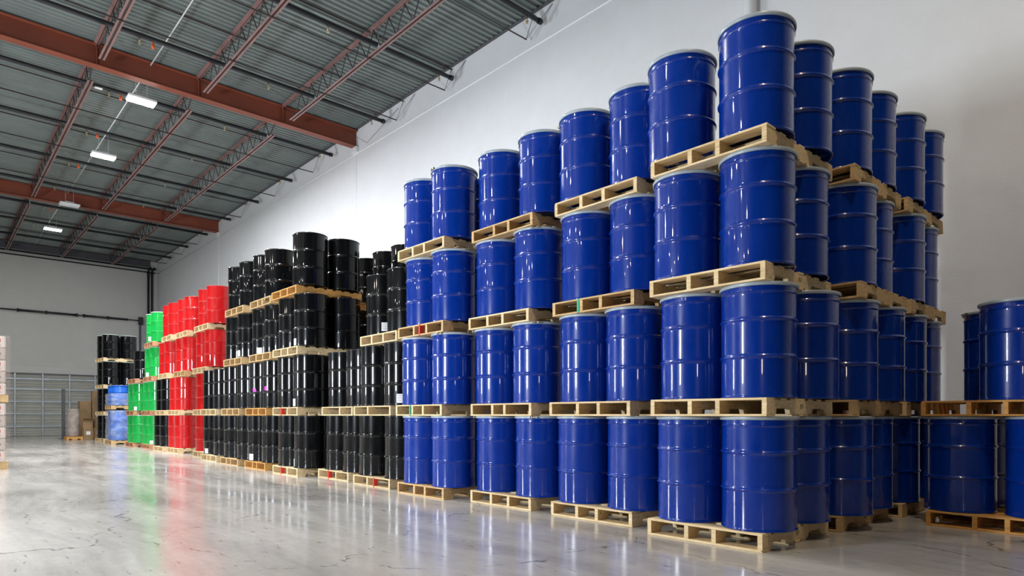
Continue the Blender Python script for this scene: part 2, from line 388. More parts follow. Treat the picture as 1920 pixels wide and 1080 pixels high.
# sprinkler branch lines
PIPES = [-9.1, -12.03, -15.05, -18.05, -20.95, -23.9, -26.8, -29.7, -32.5, -35.3]
on = ['nearest', 'second', 'third', 'fourth', 'fifth', 'sixth', 'seventh', 'eighth', 'ninth', 'farthest']
bm = bmesh.new(); tube(bm, (0, 0, 0), (0, 0, -.10), .016, 8); tube(bm, (0, 0, -.10), (0, 0, -.115), .03, 8); tube(bm, (0, 0, -.115), (0, 0, -.145), .012, 8); tube(bm, (0, 0, -.145), (0, 0, -.150), .028, 8)
mh = mesh(bm, 'sprinkler_head', M['brass'])
bm = bmesh.new(); lathe(bm, [(0, -.17), (.03, -.16), (.04, -.12), (.03, -.07), (.015, -.05), (.015, 0)], 10); mo = mesh(bm, 'sprinkler_guard', M['sprink'])
for k, px in enumerate(PIPES):
    t = thing('sprinkler_pipe', 'black sprinkler branch pipe under the deck, %s from the camera' % on[k], 'pipe', (px, 0, 8.93), 0, 'sprinkler branch pipes under the roof')
    bm = bmesh.new(); tube(bm, (0, YF, 0), (0, 9.12, 0), .048, 14); tube(bm, (0, 9.06, 0), (0, 9.14, 0), .058, 14)
    link('pipe_run', mesh(bm, 'pipe_run', M['pipe']), t)
    for y in (8.75, 6.0, 3.3, .6): link('sprinkler_head', mh, t, (0, y, -.04))
    if k in (2, 3, 4, 5, 7): link('sprinkler_guard', mo, t, (0, 3.55, -.03))
    bm = bmesh.new()
    for y in (7.1, 4.97, 2.84): tube(bm, (0, y+.05, .05), (0, y+.05, .38), .008, 6); tube(bm, (0, y+.03, 0), (0, y+.07, 0), .056, 12)
    link('pipe_hanger', mesh(bm, 'pipe_hanger', M['steel']), t)
# bridging between the joists
BR = [-9.5, -12.3, -14.4, -19.3, -22.3, -25.6, -31.0, -33.4, -36.0]
for k, px in enumerate(BR):
    t = thing('joist_bridging', 'thin dark bridging rods tying the joists, %s from the camera' % on[k], 'rod', (px, 0, 0), 0, 'bridging rods between the joists')
    bm = bmesh.new(); box(bm, -.014, YF, 8.735, .014, 9.12, 8.745); box(bm, -.014, YF, 8.735, -.008, 9.12, 8.765); link('lower_rod', mesh(bm, 'lower_rod', M['rod']), t)
    bm = bmesh.new(); box(bm, .05-.014, YF, 9.28, .05+.014, 9.30, 9.29); box(bm, .036, YF, 9.27, .042, 9.30, 9.3); link('upper_rod', mesh(bm, 'upper_rod', M['rod']), t)
    bm = bmesh.new(); tube(bm, (0, 9.11, 8.75), (0, YW-.01, ZC-.06), .008, 6); tube(bm, (0, 9.11, 8.75), (.55, YW-.01, ZC-.06), .008, 6); link('wall_brace', mesh(bm, 'wall_brace', M['steel']), t)
# thin guy wires near the beam end
bm = bmesh.new(); tube(bm, (-15.6, 4.97, 9.30), (-15.9, 9.1, 8.62), .005, 5); tube(bm, (-15.9, 9.1, 8.62), (-14.6, 9.3, 9.2), .005, 5)
tag(link('brace_wire', mesh(bm, 'brace_wire', M['rod'])), 'thin brace wire slanting to the wall beside the nearest beam', 'wire')
# lamp row with its conduit
t = thing('lamp_conduit', 'thin white conduit carrying the row of high bay lamps', 'conduit', (0, 3.9, 9.20))
for a, b_ in ((-38.5, -28.95), (-28.65, -17.05), (-16.75, -5.2)):
    bm = bmesh.new(); tube(bm, (a, 0, 0), (b_, 0, 0), .014, 8); link('conduit_run', mesh(bm, 'conduit_run', M['conduit']), t)
bm = bmesh.new(); box(bm, -.17, -.31, 0, .17, .31, .07, .015); box(bm, -.08, -.14, .07, .08, .14, .13, .01); mhs = mesh(bm, 'housing', M['housing'])
bm = bmesh.new(); box(bm, -.155, -.295, -.018, .155, .295, .002, .008); mlon = mesh(bm, 'lens', M['glow']); mlof = mlon.copy(); mlof.materials.clear(); mlof.materials.append(M['glowoff'])
bm = bmesh.new(); tube(bm, (0, 0, .13), (0, 0, ZC+.02-8.66), .004, 5); mch = mesh(bm, 'hanger_wire', M['conduit'])
for i, (x, y, p, lb) in enumerate(HB + [(-28.1, 3.9, 0, 'unlit white high bay lamp just past the far red beam')]):
    t = thing('high_bay_light', lb, 'lamp', (x, y, 8.66), 0, 'high bay lamps')
    link('housing', mhs, t); link('lens', mlon if p else mlof, t)
    for q in (-.12, .12): link('hanger_wire', mch, t, (0, q, 0))
# pipe tags
for px, y in ((-18.05, 3.0),):
    tag(boxo('pipe_tag', M['label'], px-.055, y, 8.87, px+.055, y+.16, 8.877), 'small white tag on the black pipe left of the nearest lamp', 'tag')
# ---------------------------------------------------------------- far wall door and pipes
dr = thing('door_1', 'wide closed sectional dock door with steel rails on the far wall', 'door', (XW, 0, 0)); dr['kind'] = 'structure'
ys = [1.02, 2.10, 3.19, 4.27, 5.36, 6.44, 7.52]
zs = [.02, .48, 1.09, 1.68, 2.28, 2.78, 3.04]
bmp = {}
for zi in range(6):
    z0, z1 = zs[zi], zs[zi+1]
    bm = bmesh.new()
    h = z1-z0; n = 4
    for q in range(n):
        za = z0+h*q/n; zb = z0+h*(q+1)/n
        box(bm, .03, 0, za+.006, .05 if q % 2 else .058, 1.06, zb-.006)
    me = mesh(bm, 'door_panel', M['doorskin'])
    for a in ys[:-1]: link('door_panel', me, dr, (0, a+.01, 0))
for z in zs[1:-1]:
    bm = bmesh.new(); box(bm, .058, ys[0], z-.05, .12, ys[-1], z+.05, .01); link('rail', mesh(bm, 'rail', M['steel']), dr)
bm = bmesh.new(); box(bm, .06, -.04, .02, .135, .04, 3.04, .008); me = mesh(bm, 'stile', M['steel'])
for a in ys: link('stile', me, dr, (0, a, 0))
boxo('lintel', M['wallgrey'], .0, ys[0], 3.05, .06, ys[-1], 3.42, dr, .01)
boxo('door_head', M['darksteel'], .05, ys[0], 3.0, .11, ys[-1], 3.06, dr)
struct(boxo('trim_5', M['wallgrey'], XW, YF, 3.42, XW+.03, 7.8, 3.46), 'thin ledge line above the dock door on the far wall', 'trim')
t = thing('wall_pipe', 'long black horizontal pipe across the far grey wall', 'pipe', (XW+.16, 0, 6.05))
for a, b_, r in ((-2, 3.3, .035), (3.3, 5.6, .055), (5.6, 6.0, .03), (6.0, 7.9, .055), (7.9, 8.5, .03)):
    bm = bmesh.new(); tube(bm, (0, a, 0), (0, b_, 0), r, 10); link('pipe_run', mesh(bm, 'pipe_run', M['pipe']), t)
for y in (3.3, 4.4, 5.65, 5.95, 7.0): 
    bm = bmesh.new(); tube(bm, (0, y-.04, 0), (0, y+.04, 0), .085, 10); link('coupling', mesh(bm, 'coupling', M['pipe']), t)
bm = bmesh.new(); box(bm, -.1, 8.4, -.22, .1, 8.6, .18, .01); link('end_box', mesh(bm, 'end_box', M['pipe']), t)
t = thing('wall_channel', 'grey steel channel standing on the far wall beside the corner', 'channel', (XW+.02, 8.5, 0))
boxo('flange', M['darksteel'], 0, -.05, 0, .12, .03, 5.85, t); boxo('channel_web', M['steel'], .0, .03, 0, .04, .30, 5.85, t)
for nm, y, lb in (('riser_pipe', 8.86, 'black vertical riser pipe in the far corner, left of the pair'), ('riser_pipe', 9.04, 'black vertical riser pipe in the far corner, right of the pair')):
    t = thing(nm, lb, 'pipe', (XW+.16, y, 0), 0, 'riser pipes in the far corner')
    bm = bmesh.new(); tube(bm, (0, 0, 0), (0, 0, 8.75), .05, 12); tube(bm, (0, 0, 8.75), (.05, .12, 8.95), .05, 12); link('pipe_run', mesh(bm, 'pipe_run', M['pipe']), t)
    bm = bmesh.new(); tube(bm, (0, 0, 8.5), (0, 0, 8.62), .068, 12); link('coupling', mesh(bm, 'coupling', M['pipe']), t)
# ledger is a dark strip painted for shade, with header pipes at the head of the far wall
t = thing('shade_and_pipes', 'dark painted ledger and header pipes along the top of the far wall', 'shading', (XW, 0, 0))
boxo('shade_strip', M['darksteel'], .0, YF, 8.98, .10, YW-.35, 9.34, t)  # dark strip put in for the shade along the wall top
for z, r, xx in ((8.86, .045, .22), (8.68, .03, .17)):
    bm = bmesh.new(); tube(bm, (xx, YF, z), (xx, 9.2, z), r, 10); link('header_pipe', mesh(bm, 'header_pipe', M['pipe']), t)
# every drum: stack, level, place, colour, x, y; every pallet: stack, level, x, y, turn, rank
DR=[('A',0,'R','b',-2.431,4.9),('A',0,'L','b',-3.039,4.9),('A',1,'R','b',-2.436,4.9),('A',1,'L','b',-3.034,4.941),('A',2,'R','b',-2.445,4.9),('A',2,'L','b',-3.078,4.9),('A',3,'R','b',-2.455,4.9),('A',3,'L','b',-3.138,4.9),
('B',0,'R','b',-3.738,5.07),('B',0,'L','b',-4.395,5.07),('B',0,'B','b',-3.738,5.68),('B',1,'R','b',-3.756,5.07),('B',1,'L','b',-4.361,5.07),('B',1,'B','b',-3.756,5.68),('B',2,'R','b',-3.709,5.07),('B',2,'L','b',-4.345,5.07),
('B',2,'B','b',-3.709,5.68),('B',3,'R','b',-3.714,5.07),('B',3,'L','b',-4.372,5.07),('B',3,'B','b',-3.712,5.68),('C',0,'R','b',-5.055,5.08),('C',0,'L','b',-5.739,5.08),('C',0,'B','b',-5.055,5.69),('C',1,'R','b',-5.104,5.08),
('C',1,'L','b',-5.765,5.08),('C',1,'B','b',-5.104,5.69),('C',2,'R','b',-5.075,5.08),('C',2,'L','b',-5.746,5.08),('C',2,'B','b',-5.075,5.69),('C',3,'R','b',-5.004,5.08),('C',3,'L','b',-5.701,5.08),('C',3,'B','b',-5.004,5.69),
('D',0,'R','b',-6.444,4.93),('D',0,'L','b',-7.087,4.93),('D',0,'B','b',-6.444,5.54),('D',1,'R','b',-6.444,4.93),('D',1,'L','b',-7.12,4.93),('D',1,'B','b',-6.444,5.54),('D',2,'R','b',-6.444,4.93),('D',2,'L','b',-7.044,4.94),
('D',2,'B','b',-6.434,5.54),('D',3,'R','b',-6.451,4.93),('D',3,'L','b',-7.069,4.93),('D',3,'B','b',-6.451,5.54),('E',0,'R','k',-7.734,5.03),('E',0,'L','k',-8.457,5.03),('E',0,'B','k',-7.734,5.64),('E',1,'R','k',-7.754,5.03),
('E',1,'L','k',-8.4,5.03),('E',1,'B','k',-7.754,5.64),('E',2,'R','k',-7.665,5.03),('E',2,'L','k',-8.265,5.042),('E',2,'B','k',-7.653,5.64),('F',0,'R','k',-9.113,5.11),('F',0,'L','k',-9.714,5.11),('F',0,'B','k',-9.113,5.72),
('F',1,'R','k',-8.994,5.11),('F',1,'L','k',-9.62,5.11),('F',1,'B','k',-8.991,5.72),('G',0,'R','k',-10.35,4.86),('G',0,'L','k',-10.998,4.86),('G',0,'B','k',-10.35,5.47),('G',1,'R','k',-10.388,4.86),('G',1,'L','k',-11.028,4.86),
('G',1,'B','k',-10.388,5.47),('G',2,'R','k',-10.356,4.86),('G',2,'L','k',-10.984,4.86),('G',2,'B','k',-10.356,5.47),('G',3,'R','k',-10.392,4.86),('G',3,'B','k',-10.392,5.47),('H',0,'R','k',-11.937,4.93),('H',0,'L','k',-12.635,4.93),
('H',0,'B','k',-11.937,5.54),('H',1,'R','k',-11.886,4.93),('H',1,'L','k',-12.553,4.93),('H',1,'B','k',-11.886,5.54),('H',2,'R','k',-11.803,4.93),('H',2,'L','k',-12.403,4.93),('H',2,'B','k',-11.809,5.54),('H',3,'R','k',-11.784,4.93),
('H',3,'L','k',-12.384,4.938),('H',3,'B','k',-11.775,5.54),('I',0,'R','k',-13.235,4.93),('I',0,'L','k',-13.985,4.93),('I',0,'B','k',-13.233,5.54),('I',1,'R','k',-13.233,4.93),('I',1,'L','k',-13.969,4.93),('I',1,'B','k',-13.233,5.54),
('I',2,'R','k',-13.188,4.93),('I',2,'L','k',-13.871,4.93),('I',2,'B','k',-13.188,5.54),('I',3,'R','k',-13.09,4.93),('I',3,'L','k',-13.724,4.93),('I',3,'B','k',-13.09,5.54),('J',0,'R','k',-14.796,4.98),('J',0,'L','k',-15.489,4.98),
('J',0,'B','k',-14.796,5.59),('J',1,'R','k',-14.803,4.98),('J',1,'L','k',-15.512,4.98),('J',1,'B','k',-14.803,5.59),('K',0,'R','r',-16.256,5.22),('K',0,'L','r',-16.913,5.22),('K',0,'B','r',-16.256,5.83),('K',1,'R','r',-16.216,5.22),
('K',1,'L','r',-16.871,5.22),('K',1,'B','r',-16.216,5.83),('K',2,'R','r',-16.216,5.22),('K',2,'L','r',-16.871,5.22),('K',2,'B','r',-16.216,5.83),('K',3,'R','r',-16.059,5.22),('K',3,'L','r',-16.683,5.22),('K',3,'B','r',-16.059,5.83),
('L',0,'R','r',-18.832,5.25),('L',0,'L','r',-19.442,5.25),('L',0,'B','r',-18.832,5.86),('L',1,'R','r',-18.748,5.25),('L',1,'L','r',-19.348,5.258),('L',1,'B','r',-18.782,5.86),('L',2,'R','r',-18.132,5.25),('L',2,'L','r',-18.732,5.25),
('L',2,'B','r',-18.137,5.86),('L',3,'R','r',-17.913,5.25),('L',3,'L','r',-18.521,5.25),('L',3,'B','r',-17.913,5.86),('M',0,'R','k',-20.101,5.2),('M',0,'L','k',-20.701,5.206),('M',0,'B','k',-20.094,5.81),('M',1,'R','k',-19.945,5.191),
('M',1,'L','k',-20.544,5.217),('M',1,'B','k',-19.89,5.81),('M',2,'R','r',-19.634,5.2),('M',2,'L','r',-20.234,5.219),('M',2,'B','r',-19.615,5.81),('M',3,'R','r',-19.237,5.2),('M',3,'L','r',-19.836,5.217),('M',3,'B','r',-19.22,5.81),
('N',0,'R','g',-21.741,5.25),('N',0,'L','g',-22.341,5.254),('N',0,'B','g',-21.736,5.86),('N',1,'R','g',-21.583,5.25),('N',1,'L','g',-22.191,5.25),('N',1,'B','g',-21.583,5.86),('N',2,'R','g',-21.428,5.25),('N',2,'L','g',-22.028,5.257),
('N',2,'B','g',-21.421,5.86),('N',3,'R','g',-21.244,5.25),('N',3,'L','g',-21.844,5.259),('N',3,'B','g',-21.235,5.86),('O',0,'R','g',-23.364,5.2),('O',0,'L','g',-23.987,5.2),('O',0,'B','g',-23.364,5.81),('O',1,'R','g',-23.328,5.2),
('O',1,'L','g',-23.928,5.203),('O',1,'B','g',-23.325,5.81),('O',2,'R','k',-23.143,5.2),('O',2,'B','k',-23.143,5.81),('A',0,'2','b',-2.425,5.51),('A',0,'3','b',-2.317,6.2),('A',0,'4','b',-2.341,6.81),('A',0,'5','b',-2.3,7.5),
('A',0,'6','b',-2.3,8.11),('A',1,'2','b',-2.349,5.51),('A',1,'3','b',-2.274,6.2),('A',1,'4','b',-2.237,6.81),('A',1,'5','b',-2.239,7.5),('A',1,'6','b',-2.266,8.11),('A',2,'2','b',-2.434,5.51),('A',2,'3','b',-2.289,6.2),
('A',2,'4','b',-2.341,6.81),('A',2,'5','b',-2.254,7.5),('A',2,'6','b',-2.296,8.11),('A',3,'2','b',-2.404,5.51),('A',3,'3','b',-2.326,6.2),('A',3,'4','b',-2.314,6.81),('A',3,'5','b',-2.254,7.5),('A',3,'6','b',-2.241,8.11),
('R',0,'L','b',-1.6,7.2),('R',0,'R','b',-0.97,7.2),('R',1,'L','b',-1.16,7.2),('R',1,'R','b',-0.55,7.2),('R',1,'B','b',-1.41,7.8),('R',0,'B','b',-1.6,7.81),('Z',0,'1','k',-11.93,6.5),('Z',0,'2','k',-11.3,6.5),
('Z',0,'3','k',-10.58,6.5),('Z',0,'4','k',-9.93,6.5),('Z',1,'1','k',-11.93,6.5),('Z',1,'2','k',-11.3,6.5),('Z',1,'3','k',-10.58,6.5),('Z',1,'4','k',-9.93,6.5),('Z',2,'1','k',-11.93,6.5),('Z',2,'2','k',-11.3,6.5),
('Z',2,'3','k',-10.58,6.5),('Z',2,'4','k',-9.93,6.5),('Z',3,'1','k',-11.93,6.5),('Z',3,'2','k',-11.3,6.5),('Z',3,'3','k',-10.58,6.5),('Z',3,'4','k',-9.93,6.5),('Y',0,'R','k',-28.4,5.25),('Y',0,'L','k',-29.008,5.197),
('Y',0,'B','k',-28.453,5.858),('Y',0,'C','k',-29.061,5.805),('Y',1,'R','k',-28.4,5.25),('Y',1,'L','k',-29.008,5.197),('Y',1,'B','k',-28.453,5.858),('Y',1,'C','k',-29.061,5.805),('Y',2,'R','k',-28.4,5.25),('Y',2,'L','k',-29.008,5.197),
('Y',2,'B','k',-28.453,5.858),('Y',2,'C','k',-29.061,5.805),('Y',3,'R','k',-28.4,5.25),('Y',3,'L','k',-29.008,5.197),('Y',3,'B','k',-28.453,5.858),('Y',3,'C','k',-29.061,5.805)]
PA=[('A',0,-2.771,4.6,0.0,0),('A',1,-2.738,4.6,0,0),('A',2,-2.749,4.6,0.0,0),('A',3,-2.738,4.6,0.0,0),('B',0,-4.091,4.77,0.0,0),('B',1,-4.114,4.77,0.0,0),('B',2,-4.068,4.77,0.0,0),('B',3,-4.038,4.77,0.0,0),
('C',0,-5.428,4.78,0.0,0),('C',1,-5.422,4.78,0.0,0),('C',2,-5.463,4.78,0.0,0),('C',3,-5.403,4.78,0.0,0),('D',0,-6.786,4.63,0.0,0),('D',1,-6.825,4.63,0.0,0),('D',2,-6.786,4.63,-1.0,0),('D',3,-6.777,4.63,0.0,0),
('E',0,-8.162,4.73,0.0,0),('E',1,-8.145,4.73,0.0,0),('E',2,-7.97,4.73,-1.2,0),('F',0,-9.484,4.81,0.0,0),('F',1,-9.356,4.81,0.0,0),('G',0,-10.751,4.56,0.0,0),('G',1,-10.751,4.56,0.0,0),('G',2,-10.751,4.56,0.0,0),
('G',3,-10.799,4.56,0.0,0),('H',0,-12.295,4.63,0.0,0),('H',1,-12.253,4.63,0.0,0),('H',2,-12.057,4.63,0.0,0),('H',3,-12.03,4.63,-0.8,0),('I',0,-13.694,4.63,0.0,0),('I',1,-13.627,4.63,0.0,0),('I',2,-13.496,4.63,0.0,0),
('I',3,-13.399,4.63,0.0,0),('J',0,-15.141,4.68,0.0,0),('J',1,-15.18,4.68,0.0,0),('K',0,-16.611,4.92,0.0,0),('K',1,-16.611,4.92,0.0,0),('K',2,-16.611,4.92,0.0,0),('K',3,-16.483,4.92,0.0,0),('L',0,-19.007,4.95,0.0,0),
('L',1,-18.957,4.95,0.0,0),('L',2,-18.394,4.95,0.0,0),('L',3,-18.195,4.95,0.0,0),('M',0,-20.271,4.9,-0.6,0),('M',1,-20.076,4.9,-1.5,0),('M',2,-19.804,4.9,-1.8,0),('M',3,-19.406,4.9,-1.6,0),('N',0,-21.917,4.95,-0.4,0),
('N',1,-21.851,4.95,0.0,0),('N',2,-21.654,4.95,-0.7,0),('N',3,-21.524,4.95,-0.9,0),('O',0,-23.744,4.9,0.0,0),('O',1,-23.668,4.9,-0.3,0),('O',2,-23.442,4.9,0.0,0),('A',0,-2.701,5.9,0,1),('A',0,-2.596,7.2,0,2),
('A',1,-2.596,5.9,0,1),('A',1,-2.558,7.2,0,2),('A',2,-2.532,5.9,0,1),('A',2,-2.516,7.2,0,2),('A',3,-2.583,5.9,0,1),('A',3,-2.544,7.2,0,2),('R',0,-1.2850000000000001,6.9,0,0),('R',1,-1.3250000000000002,6.9,0,0),
('Z',0,-11.61,6.2,0,0),('Z',0,-10.25,6.2,0,1),('Z',1,-11.61,6.2,0,0),('Z',1,-10.25,6.2,0,1),('Z',2,-11.61,6.2,0,0),('Z',2,-10.25,6.2,0,1),('Z',3,-11.61,6.2,0,0),('Z',3,-10.25,6.2,0,1),
('Y',0,-28.705,4.93,5,0),('Y',1,-28.705,4.93,5,0),('Y',2,-28.705,4.93,5,0),('Y',3,-28.705,4.93,5,0)]
# ---------------------------------------------------------------- drums
R0 = .283
def hoop(z, a=.0115, w=.019, n=8):
    q = [(R0 + a*.5*(1+math.cos(PI*(2*i/n-1))), z-w+2*w*i/n) for i in range(n+1)]
    return [(R0-.0005, z-w-.012), (R0-.0002, z-w-.004)] + q + [(R0-.0002, z+w+.004), (R0-.0005, z+w+.012)]
def body_mesh(openhead, mat, n=56):
    p = [(0, .022), (R0-.012, .020), (R0-.010, .003), (R0-.004, 0), (R0+.004, .003), (R0+.005, .012), (R0-.001, .018), (R0-.0008, .026), (R0-.0005, .034)]
    zs_ = (.318, .602) if openhead else (.300, .590)
    for z in zs_: p += hoop(z)
    if openhead: p += hoop(.806, .006, .010, 6) + [(R0-.0005, .845), (R0-.001, .862)]
    else: p += [(R0-.0005, .84), (R0-.001, .868)]
    bm = bmesh.new(); lathe(bm, p, n)
    # welded side seam
    q = [bm.verts.new((r*math.cos(a), r*math.sin(a), z)) for z in (.04, .85) for a, r in ((-.012, R0-.001), (-.006, R0+.0012), (.006, R0+.0012), (.012, R0-.001))]
    for i in range(3): bm.faces.new([q[i], q[i+1], q[i+5], q[i+4]])
    return mesh(bm, 'body', mat)
def ring_mesh(openhead, mat, n=56):
    bm = bmesh.new()
    if openhead: lathe(bm, [(R0+.003, .850), (R0+.011, .852), (R0+.0145, .858), (R0+.0145, .872), (R0+.010, .879), (R0, .880), (R0-.008, .877), (R0-.008, .866), (R0-.002, .862)], n, closed=True)
    else: lathe(bm, [(R0-.001, .862), (R0+.005, .864), (R0+.007, .870), (R0+.005, .878), (R0-.001, .880), (R0-.007, .877), (R0-.007, .866)], n, closed=True)
    return mesh(bm, 'closing_ring', mat)
def lid_mesh(mat, n=56):
    bm = bmesh.new(); lathe(bm, [(R0-.006, .872), (R0-.014, .862), (R0-.05, .862), (R0-.06, .866), (.1, .867), (0, .867)], n)
    return mesh(bm, 'lid', mat)
bm = bmesh.new()
tube(bm, (-.034, 0, 0), (.034, 0, 0), .006, 8); tube(bm, (-.05, 0, 0), (-.036, 0, 0), .012, 6); tube(bm, (.012, 0, 0), (.024, 0, 0), .012, 6)
box(bm, -.030, -.016, -.012, -.014, .008, .012, .003); box(bm, .026, -.016, -.012, .042, .008, .012, .003)
MBOLT = mesh(bm, 'ring_bolt', M['bolt'])
bm = bmesh.new(); lathe(bm, [(.033, .866), (.033, .874), (.026, .877), (0, .877)], 16); MBUNG = mesh(bm, 'bung', M['bolt'])
MB_ = {c: body_mesh(c == 'b', M[c]) for c in 'bkrg'}
ML_ = {c: lid_mesh(M['ring'] if c == 'b' else M[c]) for c in 'bkrg'}
MR_ = {'b': ring_mesh(True, M['ring']), 'k': ring_mesh(False, M['ringk']), 'r': ring_mesh(False, M['r']), 'g': ring_mesh(False, M['ringw']), 'w': ring_mesh(False, M['ringw'])}
CN = {'b': 'dark blue', 'k': 'black', 'r': 'red', 'g': 'green'}
ST = {'A': 'nearest blue stack', 'B': 'second nearest blue stack', 'C': 'third nearest blue stack', 'D': 'blue stack touching the black ones',
      'E': 'three-high black stack beside the blue', 'F': 'low two-high black stack', 'G': 'black stack with orange top pallet',
      'H': 'black stack with magenta stickers', 'I': 'black stack next to tall red ones', 'J': 'two-high black stack before red',
      'K': 'nearest red stack', 'L': 'middle red stack', 'M': 'red-over-black stack', 'N': 'four-high green stack', 'O': 'green stack capped with black',
      'R': 'short blue stack at right picture edge', 'Z': 'black back-row stacks by the wall', 'Y': 'far black stack near the dock door'}
LV = ['floor level', 'second level', 'third level', 'top level']
def lvl(n, i): return ('top level' if i == 1 and n in 'FJR' else 'top level' if i == 2 and n in 'EO' else LV[i])
PO = {'L': 'front left', 'R': 'front right', 'B': 'behind front right', 'C': 'back left'}
SIDE = {'2': 'second back on the right side', '3': 'third back on the right side', '4': 'fourth back on the right side', '5': 'fifth back on the right side', '6': 'sixth back on the right side'}
ZR = {'1': 'leftmost', '2': 'second from left', '3': 'third from left', '4': 'rightmost'}
DRUM = {}
def BA(n, pos):
    if n in 'A' and pos in SIDE: return math.radians(random.choice((150, 210)) + random.uniform(-6, 6))
    return math.radians({'L': 45, 'R': 135, 'B': 215, 'C': 315}.get(pos, 90) + random.uniform(-7, 7))
for n, i, pos, c, x, y in DR:
    if n == 'A' and pos in SIDE: lab = 'dark blue drum, %s, %s of nearest stack' % (lvl(n, i), SIDE[pos])
    elif n == 'Z': lab = 'black drum, %s, %s of the back-row black drums' % (lvl(n, i), ZR[pos])
    else: lab = '%s drum, %s, %s, %s' % (CN[c], lvl(n, i), PO[pos], ST[n] if n != 'J' else 'black stack before the red')
    t = thing('steel_drum', lab, 'drum', (x, y, i*1.02+.14), BA(n, pos), '%s drums stacked on pallets' % CN[c])
    # a filled steel drum never stands dead true on boards
    link('body', MB_[c], t); link('lid', ML_[c], t)
    rg = link('closing_ring', MR_['w' if n == 'Y' else c], t)
    if c == 'b':
        a = 0
        bo = link('ring_bolt', MBOLT, rg, ((R0+.022), 0, .866), (0, 0, PI/2)); bo['label'] = 'zinc closing bolt'
    else:
        link('bung', MBUNG, t, (.2, 0, 0))
    DRUM[(n, i, pos)] = t
# turn a few bolts to where the photograph shows them (angle seen from above, world frame)
for key, a in {('D',3,'R'): 262, ('D',1,'R'): 285, ('C',1,'L'): 225, ('C',0,'L'): 225, ('C',0,'R'): 300, ('C',1,'R'): 312, ('C',2,'R'): 306, ('B',3,'L'): 200,
               ('C',2,'L'): 222, ('A',3,'R'): 132, ('A',3,'L'): 110}.items():
    DRUM[key].rotation_euler[2] = math.radians(a)
def patch(key, px, z, w, h, mat, name='paper_label', label='white paper label', tilt=0):
    """sticker curved onto the drum's side; a = world angle of its centre"""
    t = DRUM[key]; a0 = math.radians(px) - t.rotation_euler[2]
    bm = bmesh.new(); n = 5; r = R0+.0015; V = []
    for s in (0, 1):
        for i in range(n+1):
            u = -w/2+w*i/n; v = (s-.5)*h
            uu = u*math.cos(tilt)-v*math.sin(tilt); vv = u*math.sin(tilt)+v*math.cos(tilt)
            a = a0+uu/r
            V.append(bm.verts.new((r*math.cos(a), r*math.sin(a), z+vv)))
    for i in range(n): bm.faces.new([V[i], V[i+1], V[n+1+i+1], V[n+1+i]])
    o = link(name, mesh(bm, name, mat, False), t); o['label'] = label
    if mat is M['label']:
        bm = bmesh.new(); r = R0+.0022
        for k in range(3):
            zz = z+h*.28-k*h*.26
            for i in range(n):
                q = [(a0+(-w*.38+w*.76*j/n)/r, zq) for j, zq in ((i, zz), (i+1, zz), (i+1, zz+h*.06), (i, zz+h*.06))]
                bm.faces.new([bm.verts.new((r*math.cos(a), r*math.sin(a), b_)) for a, b_ in q])
        link('printed_lines', mesh(bm, 'printed_lines', M['faintprint'], False), o)
for key, a, z in STK:
    patch(key, a, z, .115, .125, M['label'])
for key, a, z in STM:
    patch(key, a, z, .075, .075, M['magenta'], 'magenta_sticker', 'square magenta sticker', .3 if key[2] == 'L' else 0)
# ---------------------------------------------------------------- pallets
W, D = 1.03, 1.22
def strg(mat):
    h0, h1 = .017, .123
    p = [(0, h0), (.150, h0), (.162, h0+.038), (.165, h0+.042), (.378, h0+.042), (.392, h0), (.800-.0, h0), (.814, h0+.042), (1.040, h0+.042), (1.058, h0), (D, h0), (D, h1), (0, h1)]
    bm = bmesh.new(); prism(bm, p, -.019, .019); return mesh(bm, 'stringer', mat)
def brd(mat, w, d, name):
    bm = bmesh.new(); box(bm, -W/2, 0, 0, W/2, d, .017, .0025); return mesh(bm, name, mat)
PM = {}
for c in ('pine', 'tan', 'orange', 'reddish'):
    PM[c] = (strg(M[c]), brd(M[c], W, .14, 'deck_board'), brd(M[c], W, .092, 'deck_board'), brd(M[c], W, .14, 'bottom_board'), brd(M[c], W, .092, 'bottom_board'))
WN = {'pine': 'pale pine', 'tan': 'tan wooden', 'orange': 'orange-brown wooden', 'reddish': 'white-edged reddish wooden'}
def tone(n, i, k):
    if n == 'G': return 'orange' if i == 3 else 'pine'
    if n == 'Z': return 'orange'
    if n == 'R': return 'orange'
    if n in 'NO': return 'reddish'
    if n == 'A' and k: return 'tan'
    if n == 'H' and i in (0, 1): return 'orange'
    if n in 'HI' or (n, i) in (('C', 3), ('D', 0), ('L', 2), ('D', 2), ('B', 2)): return 'tan'
    return 'pine'
def stringer_xs(n, i):
    if n in 'EFG' and i < 2: return (.019, .60 if n != 'E' else .40, .981)
    if n in 'MO': return (.019, .5, .981)
    if n == 'A': return (.019, .37, .61, .981)
    q = random.Random(hash((ord(n), i))); return (.019, q.uniform(.33, .40), q.uniform(.58, .66), .981)
PAL = {}
def pallet(n, i, x, y, rz, k, label, z=None, c=None, group='wooden pallets under the drums'):
    c = c or tone(n, i, k); sm, d1, d2, b1, b2 = PM[c]
    t = thing('wooden_pallet', label, 'pallet', (x, y, i*1.02 if z is None else z), math.radians(rz), group)
    rr = random.Random(i*31+k*7+ord(n)*3)
    for f in stringer_xs(n, i): link('stringer', sm, t, ((f-.5)*W, 0, 0))
    for j, yy in enumerate((0, .235, .41, .565, .72, .88, D-.14)):
        m_ = d1 if j in (0, 6) else d2
        link('deck_board', m_, t, (rr.uniform(-.004, .004), yy+(rr.uniform(-.012, .012) if 0 < j < 6 else 0), .123))
    for j, yy in enumerate((0, .43, .56, .69, D-.14)):
        link('bottom_board', b1 if j in (0, 4) else b2, t, (rr.uniform(-.004, .004), yy, 0))
    PAL[(n, i, k)] = t
    return t
